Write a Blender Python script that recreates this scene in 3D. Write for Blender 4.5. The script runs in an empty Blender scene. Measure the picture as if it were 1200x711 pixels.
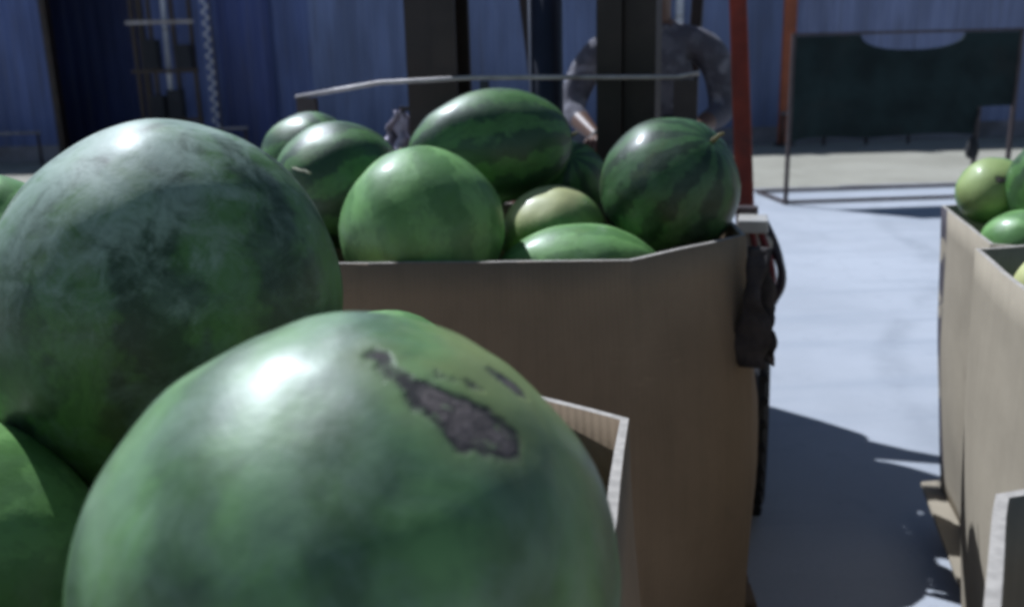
import bpy, bmesh, math, random
from mathutils import Vector, Matrix, noise

scene = bpy.context.scene
C = scene.collection
R = math.radians

# ------------------------------------------------------------------ camera
cam_d = bpy.data.cameras.new('camera')
cam = bpy.data.objects.new('camera', cam_d); C.objects.link(cam)
cam_d.sensor_width = 36.0; cam_d.lens = 31.5
cam_d.clip_start = 0.02; cam_d.clip_end = 2000
cam.matrix_world = Matrix.Translation((0, 0, 1.45)) @ Matrix.Rotation(R(90-14.4), 4, 'X') @ Matrix.Rotation(R(-1.5), 4, 'Z')
cam_d.dof.use_dof = True; cam_d.dof.focus_distance = 1.05; cam_d.dof.aperture_fstop = 5.0
scene.camera = cam
scene.render.resolution_x, scene.render.resolution_y = 1024, 606

# ------------------------------------------------------------------ sky and sun
SUN_AZ = 42.0      # degrees left of the viewing direction (+Y)
SUN_EL = 50.0
w = bpy.data.worlds.new('World'); scene.world = w; w.use_nodes = True
nt = w.node_tree
bg = nt.nodes['Background']; bg.inputs['Strength'].default_value = 0.05
sky = nt.nodes.new('ShaderNodeTexSky'); sky.sky_type = 'NISHITA'; sky.sun_disc = False
sky.sun_elevation = R(SUN_EL); sky.sun_rotation = R(-SUN_AZ)
sky.air_density = 1.0; sky.dust_density = 0.3; sky.ozone_density = 2.0
nt.links.new(sky.outputs[0], bg.inputs['Color'])
sl = bpy.data.lights.new('sun', 'SUN'); sl.energy = 5.0; sl.angle = R(0.6); sl.color = (0.83, 0.895, 1.0)
sun = bpy.data.objects.new('sun', sl); C.objects.link(sun)
sd = Vector((-math.sin(R(SUN_AZ))*math.cos(R(SUN_EL)), math.cos(R(SUN_AZ))*math.cos(R(SUN_EL)), math.sin(R(SUN_EL))))
sun.rotation_euler = sd.to_track_quat('Z', 'Y').to_euler(); sun.location = sd*30
vs = scene.view_settings
vs.view_transform = 'Standard'; vs.look = 'None'; vs.exposure = 0.28; vs.gamma = 1.0; vs.use_curve_mapping = False
scene.render.engine = 'CYCLES'
scene.cycles.filter_width = 3.4

# ------------------------------------------------------------------ material helpers
class NB:
    """tiny node builder"""
    def __init__(s, name):
        s.m = bpy.data.materials.new(name); s.m.use_nodes = True
        s.t = s.m.node_tree; s.p = s.t.nodes['Principled BSDF']; s.out = s.t.nodes['Material Output']
    def n(s, t, **k):
        o = s.t.nodes.new(t)
        for a, b in k.items(): setattr(o, a, b)
        return o
    def link(s, a, b): s.t.links.new(a, b)
    def inp(s, sock, v):
        if isinstance(v, bpy.types.NodeSocket): s.link(v, sock)
        elif v is not None: sock.default_value = v
    def math(s, op, a, b=None, c=None, clamp=False):
        o = s.n('ShaderNodeMath', operation=op, use_clamp=clamp)
        s.inp(o.inputs[0], a); s.inp(o.inputs[1], b); s.inp(o.inputs[2], c)
        return o.outputs[0]
    def vmath(s, op, a, b=None, scale=None):
        o = s.n('ShaderNodeVectorMath', operation=op)
        s.inp(o.inputs[0], a)
        if b is not None: s.inp(o.inputs[1], b)
        if scale is not None: s.inp(o.inputs['Scale'], scale)
        return o.outputs['Value'] if op in ('DOT_PRODUCT', 'LENGTH', 'DISTANCE') else o.outputs['Vector']
    def coord(s, which='Object'): return s.n('ShaderNodeTexCoord').outputs[which]
    def noise(s, vec, scale, detail=3, rough=0.55, dist=0.0, col=False):
        o = s.n('ShaderNodeTexNoise'); o.inputs['Scale'].default_value = scale
        o.inputs['Detail'].default_value = detail; o.inputs['Roughness'].default_value = rough
        o.inputs['Distortion'].default_value = dist
        s.link(vec, o.inputs['Vector']); return o.outputs['Color' if col else 'Fac']
    def vor(s, vec, scale, feat='F1', out='Distance'):
        o = s.n('ShaderNodeTexVoronoi', feature=feat); o.inputs['Scale'].default_value = scale
        s.link(vec, o.inputs['Vector']); return o.outputs[out]
    def step(s, v, a, b):
        o = s.n('ShaderNodeMapRange', interpolation_type='SMOOTHSTEP')
        s.inp(o.inputs['Value'], v); o.inputs['From Min'].default_value = a; o.inputs['From Max'].default_value = b
        return o.outputs['Result']
    def mix(s, f, a, b, mode='MIX'):
        o = s.n('ShaderNodeMix', data_type='RGBA', blend_type=mode)
        s.inp(o.inputs[0], f)
        for i, v in ((6, a), (7, b)):
            s.inp(o.inputs[i], v if isinstance(v, bpy.types.NodeSocket) else (*v, 1.0))
        return o.outputs[2]
    def mapv(s, vec, scale=(1, 1, 1), loc=(0, 0, 0), rot=(0, 0, 0)):
        o = s.n('ShaderNodeMapping'); s.link(vec, o.inputs[0])
        o.inputs['Scale'].default_value = scale; o.inputs['Location'].default_value = loc; o.inputs['Rotation'].default_value = rot
        return o.outputs[0]
    def rand(s): return s.n('ShaderNodeObjectInfo').outputs['Random']
    def bump(s, h, strength=0.3, dist=0.01):
        o = s.n('ShaderNodeBump'); o.inputs['Strength'].default_value = strength; o.inputs['Distance'].default_value = dist
        s.link(h, o.inputs['Height']); s.link(o.outputs[0], s.p.inputs['Normal'])
    def set(s, **k):
        for a, b in k.items():
            sock = s.p.inputs[a.replace('_', ' ')]
            if isinstance(b, tuple) and len(b) == 3: b = (*b, 1.0)
            s.inp(sock, b)
        return s.m

def mat_plain(name, col, rough=0.5, metal=0.0, var=0.25, scale=9.0, dirt=None, dirt_amt=0.5, bumpy=0.1, spec=0.5):
    b = NB(name); v = b.coord()
    n1 = b.noise(v, scale, 5, 0.6); n2 = b.noise(v, scale*6, 4, 0.6)
    dark = tuple(c*(1-var) for c in col); light = tuple(min(1, c*(1+var)) for c in col)
    c = b.mix(b.step(n1, 0.3, 0.7), dark, light)
    if dirt: c = b.mix(b.math('MULTIPLY', b.step(b.noise(v, scale*0.6, 6, 0.65, 0.4), 0.48, 0.7), dirt_amt), c, dirt)
    rr = b.math('ADD', b.math('MULTIPLY', n2, 0.25), rough-0.12, clamp=True)
    b.bump(n2, bumpy, 0.004)
    return b.set(Base_Color=c, Roughness=rr, Metallic=metal, Specular_IOR_Level=spec)

M = {}
M['orange'] = mat_plain('orange_paint', (0.30, 0.045, 0.018), 0.5, 0, 0.3, 6, (0.06, 0.03, 0.02), 0.8)
M['dark_steel'] = mat_plain('dark_mast_steel', (0.030, 0.020, 0.017), 0.5, 0.2, 0.35, 5, (0.045, 0.022, 0.014), 0.6)
M['cylinder'] = mat_plain('navy_cylinder_paint', (0.012, 0.014, 0.028), 0.4, 0.1, 0.3, 5)
M['chrome'] = mat_plain('chrome_rod', (0.55, 0.55, 0.57), 0.25, 1.0, 0.1)
M['grey_steel'] = mat_plain('worn_grey_steel', (0.30, 0.28, 0.29), 0.5, 0.3, 0.3, 12, (0.10, 0.06, 0.045), 0.6)
M['bar_steel'] = mat_plain('bare_bar_steel', (0.40, 0.36, 0.35), 0.45, 0.2, 0.25, 14, (0.16, 0.12, 0.10), 0.5)
M['black'] = mat_plain('black_rubber', (0.012, 0.012, 0.013), 0.75, 0, 0.3, 14, (0.07, 0.06, 0.05), 0.35, 0.3)
M['counterweight'] = mat_plain('charcoal_cast_iron', (0.04, 0.04, 0.045), 0.6, 0, 0.3, 8)
M['vinyl'] = mat_plain('black_vinyl', (0.015, 0.015, 0.017), 0.45, 0, 0.2)
M['lens'] = mat_plain('lamp_lens', (0.55, 0.52, 0.47), 0.2, 0, 0.1, 20)
M['red_hose'] = mat_plain('red_hose', (0.16, 0.012, 0.014), 0.45, 0, 0.25, 20)
M['dark_hose'] = mat_plain('dark_hose', (0.03, 0.02, 0.028), 0.45, 0, 0.25, 20)
M['white_pipe'] = mat_plain('white_pipe_paint', (0.62, 0.62, 0.66), 0.5, 0, 0.12, 3)
M['post_orange'] = mat_plain('orange_post_paint', (0.30, 0.075, 0.03), 0.6, 0, 0.25, 3)
M['board'] = mat_plain('dark_green_board', (0.010, 0.020, 0.020), 0.75, 0, 0.4, 2.2, (0.02, 0.024, 0.022), 0.7, spec=0.2)
M['frame_steel'] = mat_plain('brown_black_frame', (0.05, 0.035, 0.035), 0.6, 0.1, 0.3, 5)
M['wood'] = mat_plain('pallet_wood', (0.16, 0.11, 0.07), 0.85, 0, 0.35, 7, (0.05, 0.04, 0.035), 0.6, 0.4)
M['skin'] = mat_plain('skin', (0.13, 0.066, 0.043), 0.5, 0, 0.1, 12)
M['hair'] = mat_plain('black_hair', (0.012, 0.01, 0.009), 0.6, 0, 0.3, 40)
M['trousers'] = mat_plain('dark_trousers', (0.018, 0.019, 0.026), 0.9, 0, 0.3, 15, bumpy=0.3)
M['shoe'] = mat_plain('black_shoe', (0.012, 0.011, 0.011), 0.6)
M['rag'] = mat_plain('lilac_grey_cloth', (0.48, 0.43, 0.52), 0.95, 0, 0.35, 18, (0.08, 0.07, 0.08), 0.6, 0.5)
M['rag_dark'] = mat_plain('grimy_brown_cloth', (0.06, 0.05, 0.047), 0.95, 0, 0.4, 18, (0.03, 0.025, 0.025), 0.6, 0.5)
M['scratch'] = mat_plain('healed_scratch', (0.50, 0.48, 0.34), 0.8, 0, 0.2, 80)
M['stem'] = mat_plain('dry_stem', (0.16, 0.13, 0.05), 0.8, 0, 0.3, 60)
M['plinth'] = mat_plain('plinth_concrete', (0.22, 0.21, 0.24), 0.9, 0, 0.25, 1.5, (0.09, 0.08, 0.08), 0.6)
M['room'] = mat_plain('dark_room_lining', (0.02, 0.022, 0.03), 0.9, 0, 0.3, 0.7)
M['roof'] = mat_plain('roof_sheet', (0.20, 0.22, 0.26), 0.5, 0.4, 0.2, 0.6)
M['kerb'] = mat_plain('kerb_concrete', (0.25, 0.25, 0.27), 0.9, 0, 0.3, 3)

def shirt():
    b = NB('grey_shirt'); v = b.coord()
    n = b.noise(v, 16, 4, 0.6); s2 = b.noise(v, 6, 2, 0.5, 1.0)
    c = b.mix(b.step(n, 0.45, 0.62), (0.10, 0.095, 0.115), (0.16, 0.155, 0.18))
    c = b.mix(b.step(s2, 0.56, 0.62), c, (0.26, 0.25, 0.28))
    b.bump(b.noise(b.mapv(v, (1, 1, 0.5)), 9, 3, 0.6, 0.6), 0.7, 0.03)
    return b.set(Base_Color=c, Roughness=0.92)
M['shirt'] = shirt()

def sheet(name, col):
    b = NB(name); v = b.coord()
    n1 = b.noise(b.mapv(v, (1.2, 1, 0.25)), 1.3, 5, 0.6); n2 = b.noise(b.mapv(v, (6, 6, 0.4)), 2.0, 4, 0.6)
    c = b.mix(b.step(n1, 0.3, 0.7), tuple(k*0.75 for k in col), tuple(k*1.2 for k in col))
    c = b.mix(b.math('MULTIPLY', b.step(n2, 0.5, 0.72), 0.35), c, (0.10, 0.10, 0.13))
    return b.set(Base_Color=c, Roughness=0.55, Metallic=0.0, Specular_IOR_Level=0.35)
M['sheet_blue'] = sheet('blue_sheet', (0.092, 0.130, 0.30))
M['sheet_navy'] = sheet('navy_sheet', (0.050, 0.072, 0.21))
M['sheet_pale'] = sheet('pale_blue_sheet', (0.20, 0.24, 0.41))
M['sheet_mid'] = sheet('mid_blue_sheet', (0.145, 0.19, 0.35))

def cardboard(name, col, prints=0.0):
    b = NB(name); v = b.coord()
    n1 = b.noise(v, 2.2, 5, 0.6, 0.3); n2 = b.noise(v, 60, 3, 0.7)
    ang = b.n('ShaderNodeSeparateXYZ'); b.link(v, ang.inputs[0])
    streak = b.noise(b.mapv(v, (14, 14, 0.8)), 2.5, 4, 0.6)
    c = b.mix(b.step(n1, 0.3, 0.72), tuple(k*0.82 for k in col), tuple(min(1, k*1.1) for k in col))
    c = b.mix(b.math('MULTIPLY', b.step(streak, 0.45, 0.75), 0.22), c, tuple(k*0.6 for k in col))
    c = b.mix(b.math('MULTIPLY', b.step(n2, 0.5, 0.8), 0.25), c, tuple(k*0.65 for k in col))
    uv = b.n('ShaderNodeSeparateXYZ'); b.link(b.coord('UV'), uv.inputs[0])
    wob = b.math('MULTIPLY', b.noise(v, 5, 2, 0.5), 0.012)
    fl = b.math('SINE', b.math('MULTIPLY', b.math('ADD', uv.outputs[0], wob), 2*math.pi/0.0105))
    c = b.mix(b.math('MULTIPLY', b.step(fl, -0.2, 0.9), b.math('MULTIPLY', b.step(b.noise(v, 3, 3, 0.6), 0.35, 0.65), 0.16)), c, tuple(k*0.6 for k in col))
    cre = b.noise(b.mapv(v, (3.0, 3.0, 26.0), rot=(0.12, -0.1, 0.0)), 1.4, 4, 0.6)
    crm = b.math('SUBTRACT', 1.0, b.step(b.math('ABSOLUTE', b.math('SUBTRACT', cre, 0.5)), 0.004, 0.02))
    crm = b.math('MULTIPLY', crm, b.step(b.noise(v, 2.6, 3, 0.6, 0.4), 0.54, 0.64))
    c = b.mix(b.math('MULTIPLY', crm, 0.35), c, tuple(min(1, k*1.5) for k in col))
    st = b.noise(v, 3.5, 6, 0.7, 0.5)
    c = b.mix(b.math('MULTIPLY', b.step(st, 0.60, 0.72), 0.4), c, (0.14, 0.115, 0.085))
    if prints:
        pr = b.noise(b.mapv(v, (1, 1, 1), (3.1, 0, 1.7)), 7, 3, 0.5, 0.4)
        c = b.mix(b.math('MULTIPLY', b.math('MULTIPLY', b.step(pr, 0.44, 0.50), b.step(ang.outputs[1], 0.20, 0.22)), prints), c, (0.035, 0.032, 0.05))
    h = b.math('ADD', b.math('MULTIPLY', n2, 0.3), b.math('MULTIPLY', b.noise(v, 7, 2, 0.5), 1.6))
    h = b.math('ADD', h, b.math('MULTIPLY', fl, 0.10))
    h = b.math('SUBTRACT', h, b.math('MULTIPLY', crm, 0.7))
    b.bump(h, 0.3, 0.004)
    return b.set(Base_Color=c, Roughness=0.88, Specular_IOR_Level=0.25)
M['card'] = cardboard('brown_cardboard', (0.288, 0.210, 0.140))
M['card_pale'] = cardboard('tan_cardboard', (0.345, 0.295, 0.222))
M['card_print'] = cardboard('printed_cardboard', (0.345, 0.295, 0.222), 0.9)
M['card_edge'] = mat_plain('cardboard_cut_edge', (0.38, 0.345, 0.305), 0.9, 0, 0.2, 70)

def ground_mats():
    b = NB('pale_concrete'); v = b.coord()
    n1 = b.noise(v, 0.5, 6, 0.6, 0.4); n2 = b.noise(v, 4.5, 6, 0.7); n3 = b.noise(v, 70, 3, 0.7)
    sw = b.noise(b.mapv(v, (0.35, 2.2, 1), rot=(0, 0, 0.5)), 1.6, 5, 0.6, 0.5)
    c = b.mix(b.step(n1, 0.3, 0.7), (0.35, 0.37, 0.405), (0.44, 0.462, 0.502))
    c = b.mix(b.math('MULTIPLY', b.step(sw, 0.48, 0.7), 0.6), c, (0.31, 0.34, 0.385))
    c = b.mix(b.math('MULTIPLY', b.step(n2, 0.55, 0.75), 0.5), c, (0.27, 0.295, 0.335))
    c = b.mix(b.math('MULTIPLY', b.step(n3, 0.5, 0.8), 0.3), c, (0.22, 0.225, 0.25))
    cr = b.vor(b.mapv(b.vmath('ADD', v, b.vmath('SCALE', b.noise(v, 1.5, 3, 0.6, col=True), scale=0.5)), (0.28, 0.28, 0.28)), 1.0, 'DISTANCE_TO_EDGE')
    c = b.mix(b.math('MULTIPLY', b.math('SUBTRACT', 1.0, b.step(cr, 0.0005, 0.003)), 0.08), c, (0.10, 0.10, 0.11))
    sx_ = b.n('ShaderNodeSeparateXYZ'); b.link(b.mapv(v, rot=(0, 0, 0.35)), sx_.inputs[0])
    wv = b.math('ADD', sx_.outputs[0], b.math('MULTIPLY', b.noise(v, 0.25, 2, 0.5), 2.0))
    tr = b.math('ABSOLUTE', b.math('SINE', b.math('MULTIPLY', wv, 2.1)))
    c = b.mix(b.math('MULTIPLY', b.math('MULTIPLY', b.math('SUBTRACT', 1.0, b.step(tr, 0.05, 0.28)), b.step(b.noise(v, 1.1, 5, 0.7), 0.42, 0.62)), 0.4), c, (0.22, 0.24, 0.27))
    oil = b.step(b.noise(v, 1.7, 5, 0.6, 0.3), 0.66, 0.73)
    c = b.mix(b.math('MULTIPLY', oil, 0.5), c, (0.16, 0.17, 0.19))
    b.bump(b.math('ADD', n3, n2), 0.25, 0.006)
    m1 = b.set(Base_Color=c, Roughness=0.85, Specular_IOR_Level=0.3)
    b = NB('sandy_ground'); v = b.coord()
    n1 = b.noise(v, 0.6, 6, 0.65, 0.4); n2 = b.noise(v, 6, 6, 0.75)
    c = b.mix(b.step(n1, 0.3, 0.7), (0.29, 0.275, 0.225), (0.38, 0.36, 0.30))
    c = b.mix(b.math('MULTIPLY', b.step(n2, 0.55, 0.72), 0.6), c, (0.20, 0.185, 0.15))
    b.bump(n2, 0.5, 0.03)
    m2 = b.set(Base_Color=c, Roughness=0.95, Specular_IOR_Level=0.1)
    return m1, m2
M['concrete'], M['sand'] = ground_mats()

def seg_dist(b, P, A, B, ra, rb):
    A = Vector(A); B = Vector(B); d = B-A
    pa = b.vmath('SUBTRACT', P, tuple(A))
    t = b.math('MULTIPLY', b.vmath('DOT_PRODUCT', pa, tuple(d)), 1.0/d.length_squared, clamp=True)
    o = b.vmath('SCALE', tuple(d), scale=t)
    L = b.vmath('LENGTH', b.vmath('SUBTRACT', pa, o))
    return b.math('SUBTRACT', L, b.math('ADD', ra, b.math('MULTIPLY', t, rb-ra)))

def melon_mat(name, dark, light, n=9, amount=0.7, mottle=0.5, bloom=0.25, spot=None, spot_col=(0.42, 0.40, 0.17), scars=None, rough=0.52, jag=1.3, arot=None, bscale=9.0, bhard=(0.42, 0.72), spec=0.42, spot_soft=0.12, spot_amt=1.0, ssoft=(-0.40, 0.55), fineamp=2.6):
    dark = tuple(k*f for k, f in zip(dark, (0.5, 0.58, 0.42))); light = tuple(k*f for k, f in zip(light, (0.72, 0.78, 0.62)))
    b = NB(name); v = b.coord(); rnd = b.rand()
    vo = b.vmath('ADD', v, b.vmath('SCALE', (5.1, 3.3, 7.7), scale=rnd))
    va = b.mapv(v, rot=arot) if arot else v
    s = b.n('ShaderNodeSeparateXYZ'); b.link(va, s.inputs[0])
    phi = b.math('ARCTAN2', s.outputs[1], s.outputs[0])
    wob = b.noise(vo, 14, 5, 0.62)
    wob2 = b.noise(vo, 5, 2, 0.5)
    st = b.math('SINE', b.math('ADD', b.math('MULTIPLY', phi, float(n)), b.math('ADD', b.math('MULTIPLY', wob, jag*5), b.math('MULTIPLY', wob2, 3.0))))
    fine = b.noise(vo, 42, 4, 0.65)
    stripe = b.step(b.math('ADD', st, b.math('MULTIPLY', b.math('SUBTRACT', fine, 0.5), fineamp)), *ssoft)
    # vein network inside the pale bands
    vein = b.step(b.noise(b.mapv(vo, (1, 1, 0.5)), 55, 4, 0.7, 0.8), 0.36, 0.56)
    lt = b.mix(b.math('MULTIPLY', b.math('SUBTRACT', 1.0, vein), mottle), light, tuple(k*0.45 for k in light))
    c = b.mix(b.math('MULTIPLY', stripe, amount), lt, dark)
    big = b.noise(vo, 6, 4, 0.6)
    c = b.mix(b.math('MULTIPLY', b.step(big, 0.48, 0.72), 0.35), c, tuple(k*1.25 for k in light))
    # dry, whitish waxy bloom in patches
    bl = b.step(b.noise(vo, bscale, 6, 0.72, 0.6), *bhard)
    c = b.mix(b.math('MULTIPLY', bl, bloom), c, (0.20, 0.29, 0.22))
    yl = b.step(b.noise(vo, 7, 3, 0.6, 0.5), 0.55, 0.72)
    c = b.mix(b.math('MULTIPLY', yl, 0.35), c, (0.11, 0.16, 0.04))
    # scuffs
    sc = b.step(b.noise(b.mapv(vo, (1, 1, 3.5), rot=(0.5, 0.3, 0)), 22, 5, 0.75), 0.68, 0.76)
    c = b.mix(b.math('MULTIPLY', sc, 0.35), c, (0.26, 0.25, 0.17))
    if spot is not None:
        d = b.vmath('DOT_PRODUCT', b.vmath('NORMALIZE', v), tuple(Vector(spot[:3]).normalized()))
        m = b.step(b.math('ADD', d, b.math('MULTIPLY', b.math('SUBTRACT', b.noise(vo, 15 if spot_amt == 1.0 else 30, 6, 0.70, 0.5), 0.5), 0.34 if spot_amt == 1.0 else 2.0)), spot[3]-spot_soft, spot[3]+spot_soft)
        m = b.math('MULTIPLY', m, spot_amt)
        c = b.mix(m, c, b.mix(b.step(big, 0.35, 0.65), spot_col, tuple(k*0.8 for k in spot_col)))
    rr = b.math('ADD', b.math('MULTIPLY', b.noise(vo, 24, 4, 0.6), 0.22), rough-0.11)
    hgt = b.math('ADD', b.math('MULTIPLY', b.noise(vo, 30, 4, 0.6), 0.5), b.math('MULTIPLY', b.noise(vo, 11, 2, 0.5), 1.2))
    if scars:
        P = b.vmath('ADD', v, b.vmath('SCALE', b.vmath('SUBTRACT', b.noise(v, 38, 5, 0.7, col=True), (0.5, 0.5, 0.5)), scale=0.024))
        dm = None
        for sg in scars:
            d = seg_dist(b, P, *sg)
            dm = d if dm is None else b.math('MINIMUM', dm, d)
        halo = b.math('SUBTRACT', 1.0, b.step(dm, 0.0, 0.022))
        c = b.mix(b.math('MULTIPLY', halo, 0.35), c, (0.20, 0.24, 0.085))
        inside = b.math('MULTIPLY', b.math('SUBTRACT', 1.0, b.step(dm, -0.0022, 0.0030)), b.math('SUBTRACT', 1.0, b.math('MULTIPLY', b.step(b.noise(v, 75, 5, 0.75), 0.56, 0.66), 0.8)))
        core = b.math('SUBTRACT', 1.0, b.step(b.math('ADD', dm, b.math('MULTIPLY', b.math('SUBTRACT', b.noise(v, 60, 4, 0.7), 0.5), 0.014)), -0.0062, -0.0015))
        flaky = b.noise(v, 120, 4, 0.7)
        scol = b.mix(core, (0.016, 0.013, 0.012), b.mix(b.step(flaky, 0.35, 0.65), (0.070, 0.055, 0.050), (0.155, 0.122, 0.115)))
        c = b.mix(inside, c, scol)
        rr = b.math('ADD', rr, b.math('MULTIPLY', inside, 0.35))
        hgt = b.math('SUBTRACT', hgt, b.math('MULTIPLY', inside, b.math('SUBTRACT', 2.6, b.math('MULTIPLY', core, b.math('MULTIPLY', flaky, 2.0)))))
    b.bump(hgt, 0.30, 0.006)
    b.p.inputs['Coat Weight'].default_value = 0.18; b.p.inputs['Coat Roughness'].default_value = 0.22
    b.p.inputs['Sheen Weight'].default_value = 0.0; b.p.inputs['Sheen Roughness'].default_value = 0.45; b.p.inputs['Sheen Tint'].default_value = (0.85, 0.95, 1.0, 1.0)
    return b.set(Base_Color=c, Roughness=rr, Specular_IOR_Level=spec)

# ------------------------------------------------------------------ mesh helpers
class MB:
    def __init__(s): s.bm = bmesh.new()
    def box(s, x0, x1, y0, y1, z0, z1, mat=None):
        vs_ = [s.bm.verts.new((x, y, z)) for x in (x0, x1) for y in (y0, y1) for z in (z0, z1)]
        for f in ((0, 1, 3, 2), (4, 6, 7, 5), (0, 4, 5, 1), (2, 3, 7, 6), (0, 2, 6, 4), (1, 5, 7, 3)):
            s.bm.faces.new([vs_[i] for i in f])
        return s
    def tube(s, pts, rad, seg=10, cap=True):
        pts = [Vector(p) for p in pts]
        rads = rad if isinstance(rad, (list, tuple)) else [rad]*len(pts)
        rings = []; up = None
        for i, p in enumerate(pts):
            t = ((pts[min(i+1, len(pts)-1)]-p).normalized()+(p-pts[max(i-1, 0)]).normalized())
            t = t.normalized() if t.length > 1e-6 else Vector((0, 0, 1))
            if up is None: up = t.orthogonal().normalized()
            a = (up-t*up.dot(t)).normalized(); up = a; c = t.cross(a)
            rings.append([s.bm.verts.new(p+(a*math.cos(k*2*math.pi/seg)+c*math.sin(k*2*math.pi/seg))*rads[i]) for k in range(seg)])
        for r0, r1 in zip(rings, rings[1:]):
            for k in range(seg): s.bm.faces.new((r0[k], r0[(k+1) % seg], r1[(k+1) % seg], r1[k]))
        if cap: s.bm.faces.new(list(reversed(rings[0]))); s.bm.faces.new(rings[-1])
        return s
    def bar(s, p, q, wx, wy):
        """rectangular bar from p to q"""
        p = Vector(p); q = Vector(q); t = (q-p).normalized()
        a = Vector((1, 0, 0)) if abs(t.x) < 0.9 else Vector((0, 1, 0))
        a = (a-t*a.dot(t)).normalized(); c = t.cross(a)
        r = [[s.bm.verts.new(o+a*sx*wx/2+c*sy*wy/2) for sx, sy in ((-1, -1), (1, -1), (1, 1), (-1, 1))] for o in (p, q)]
        for k in range(4): s.bm.faces.new((r[0][k], r[0][(k+1) % 4], r[1][(k+1) % 4], r[1][k]))
        s.bm.faces.new(list(reversed(r[0]))); s.bm.faces.new(r[1]); return s
    def prism(s, prof, axis, a0, a1):
        """extrude a 2D profile along an axis ('x' : profile is (y,z); 'y': (x,z); 'z': (x,y))"""
        def P(u, v, a): return {'x': (a, u, v), 'y': (u, a, v), 'z': (u, v, a)}[axis]
        A = [s.bm.verts.new(P(u, v, a0)) for u, v in prof]; B = [s.bm.verts.new(P(u, v, a1)) for u, v in prof]
        n = len(prof)
        for k in range(n): s.bm.faces.new((A[k], A[(k+1) % n], B[(k+1) % n], B[k]))
        s.bm.faces.new(list(reversed(A))); s.bm.faces.new(B); return s
    def ring(s, c, axis, R0, r0, seg=32, sub=10):
        """torus"""
        c = Vector(c); ax = Vector(axis).normalized(); u = ax.orthogonal().normalized(); v = ax.cross(u)
        g = []
        for i in range(seg):
            a = 2*math.pi*i/seg; d = u*math.cos(a)+v*math.sin(a)
            g.append([s.bm.verts.new(c+d*(R0+r0*math.cos(2*math.pi*j/sub))+ax*r0*math.sin(2*math.pi*j/sub)) for j in range(sub)])
        for i in range(seg):
            for j in range(sub):
                s.bm.faces.new((g[i][j], g[(i+1) % seg][j], g[(i+1) % seg][(j+1) % sub], g[i][(j+1) % sub]))
        return s
    def lathe(s, c, axis, prof, seg=32):
        """prof: (radius, offset along axis)"""
        c = Vector(c); ax = Vector(axis).normalized(); u = ax.orthogonal().normalized(); v = ax.cross(u)
        rings = []
        for r, h in prof:
            rings.append([s.bm.verts.new(c+ax*h+(u*math.cos(2*math.pi*k/seg)+v*math.sin(2*math.pi*k/seg))*max(r, 1e-4)) for k in range(seg)])
        for r0, r1 in zip(rings, rings[1:]):
            for k in range(seg): s.bm.faces.new((r0[k], r0[(k+1) % seg], r1[(k+1) % seg], r1[k]))
        s.bm.faces.new(list(reversed(rings[0]))); s.bm.faces.new(rings[-1]); return s
    def bevel(s, w_=0.004, seg=2):
        bmesh.ops.remove_doubles(s.bm, verts=s.bm.verts, dist=1e-6)
        bmesh.ops.recalc_face_normals(s.bm, faces=s.bm.faces)
        es = [e for e in s.bm.edges if len(e.link_faces) == 2 and e.calc_face_angle(0) > 0.6]
        bmesh.ops.bevel(s.bm, geom=es, offset=w_, segments=seg, affect='EDGES', profile=0.6); return s
    def build(s, name, mat, parent=None, smooth=False, loc=None, rotz=0):
        bmesh.ops.recalc_face_normals(s.bm, faces=s.bm.faces)
        me = bpy.data.meshes.new(name); s.bm.to_mesh(me); s.bm.free()
        return link(name, me, mat, parent, smooth, loc, rotz)
def link(name, me, mat, parent=None, smooth=False, loc=None, rotz=0):
    o = bpy.data.objects.new(name, me); C.objects.link(o)
    if mat:
        me.materials.clear(); me.materials.append(M[mat] if isinstance(mat, str) else mat)
    if smooth: me.polygons.foreach_set('use_smooth', [True]*len(me.polygons))
    if parent is not None: o.parent = parent
    if loc is not None: o.location = loc
    o.rotation_euler.z = rotz
    return o
def tag(o, label, cat, group=None):
    o['label'] = label; o['category'] = cat
    if group: o['group'] = group
    return o
def thing(name, label, cat, loc=(0, 0, 0), rotz=0, group=None):
    o = bpy.data.objects.new(name, None); C.objects.link(o); o.empty_display_size = 0.1
    o.location = loc; o.rotation_euler.z = rotz
    return tag(o, label, cat, group)
def struct(o): o['kind'] = 'structure'; return o

# ------------------------------------------------------------------ ground
b = MB()
g = [[b.bm.verts.new((x, y, 0)) for x in (-900, -30, 30, 900)] for y in (-900, -30, 40, 900)]
for i in range(3):
    for j in range(3): b.bm.faces.new((g[i][j], g[i][j+1], g[i+1][j+1], g[i+1][j]))
struct(b.build('sandy_ground', 'sand', loc=(0, 0, -0.03)))
b = MB(); b.box(-28, 28, -14, 10.75, -0.2, 0.0)
struct(b.build('concrete_yard', 'concrete'))
b = MB()
for i in range(28): b.box(-28+2*i+0.006, -26+2*i-0.006, 10.76, 10.88, -0.2, 0.022+0.01*((i*7) % 3))
struct(b.bevel(0.006).build('yard_kerb', 'kerb'))

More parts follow.
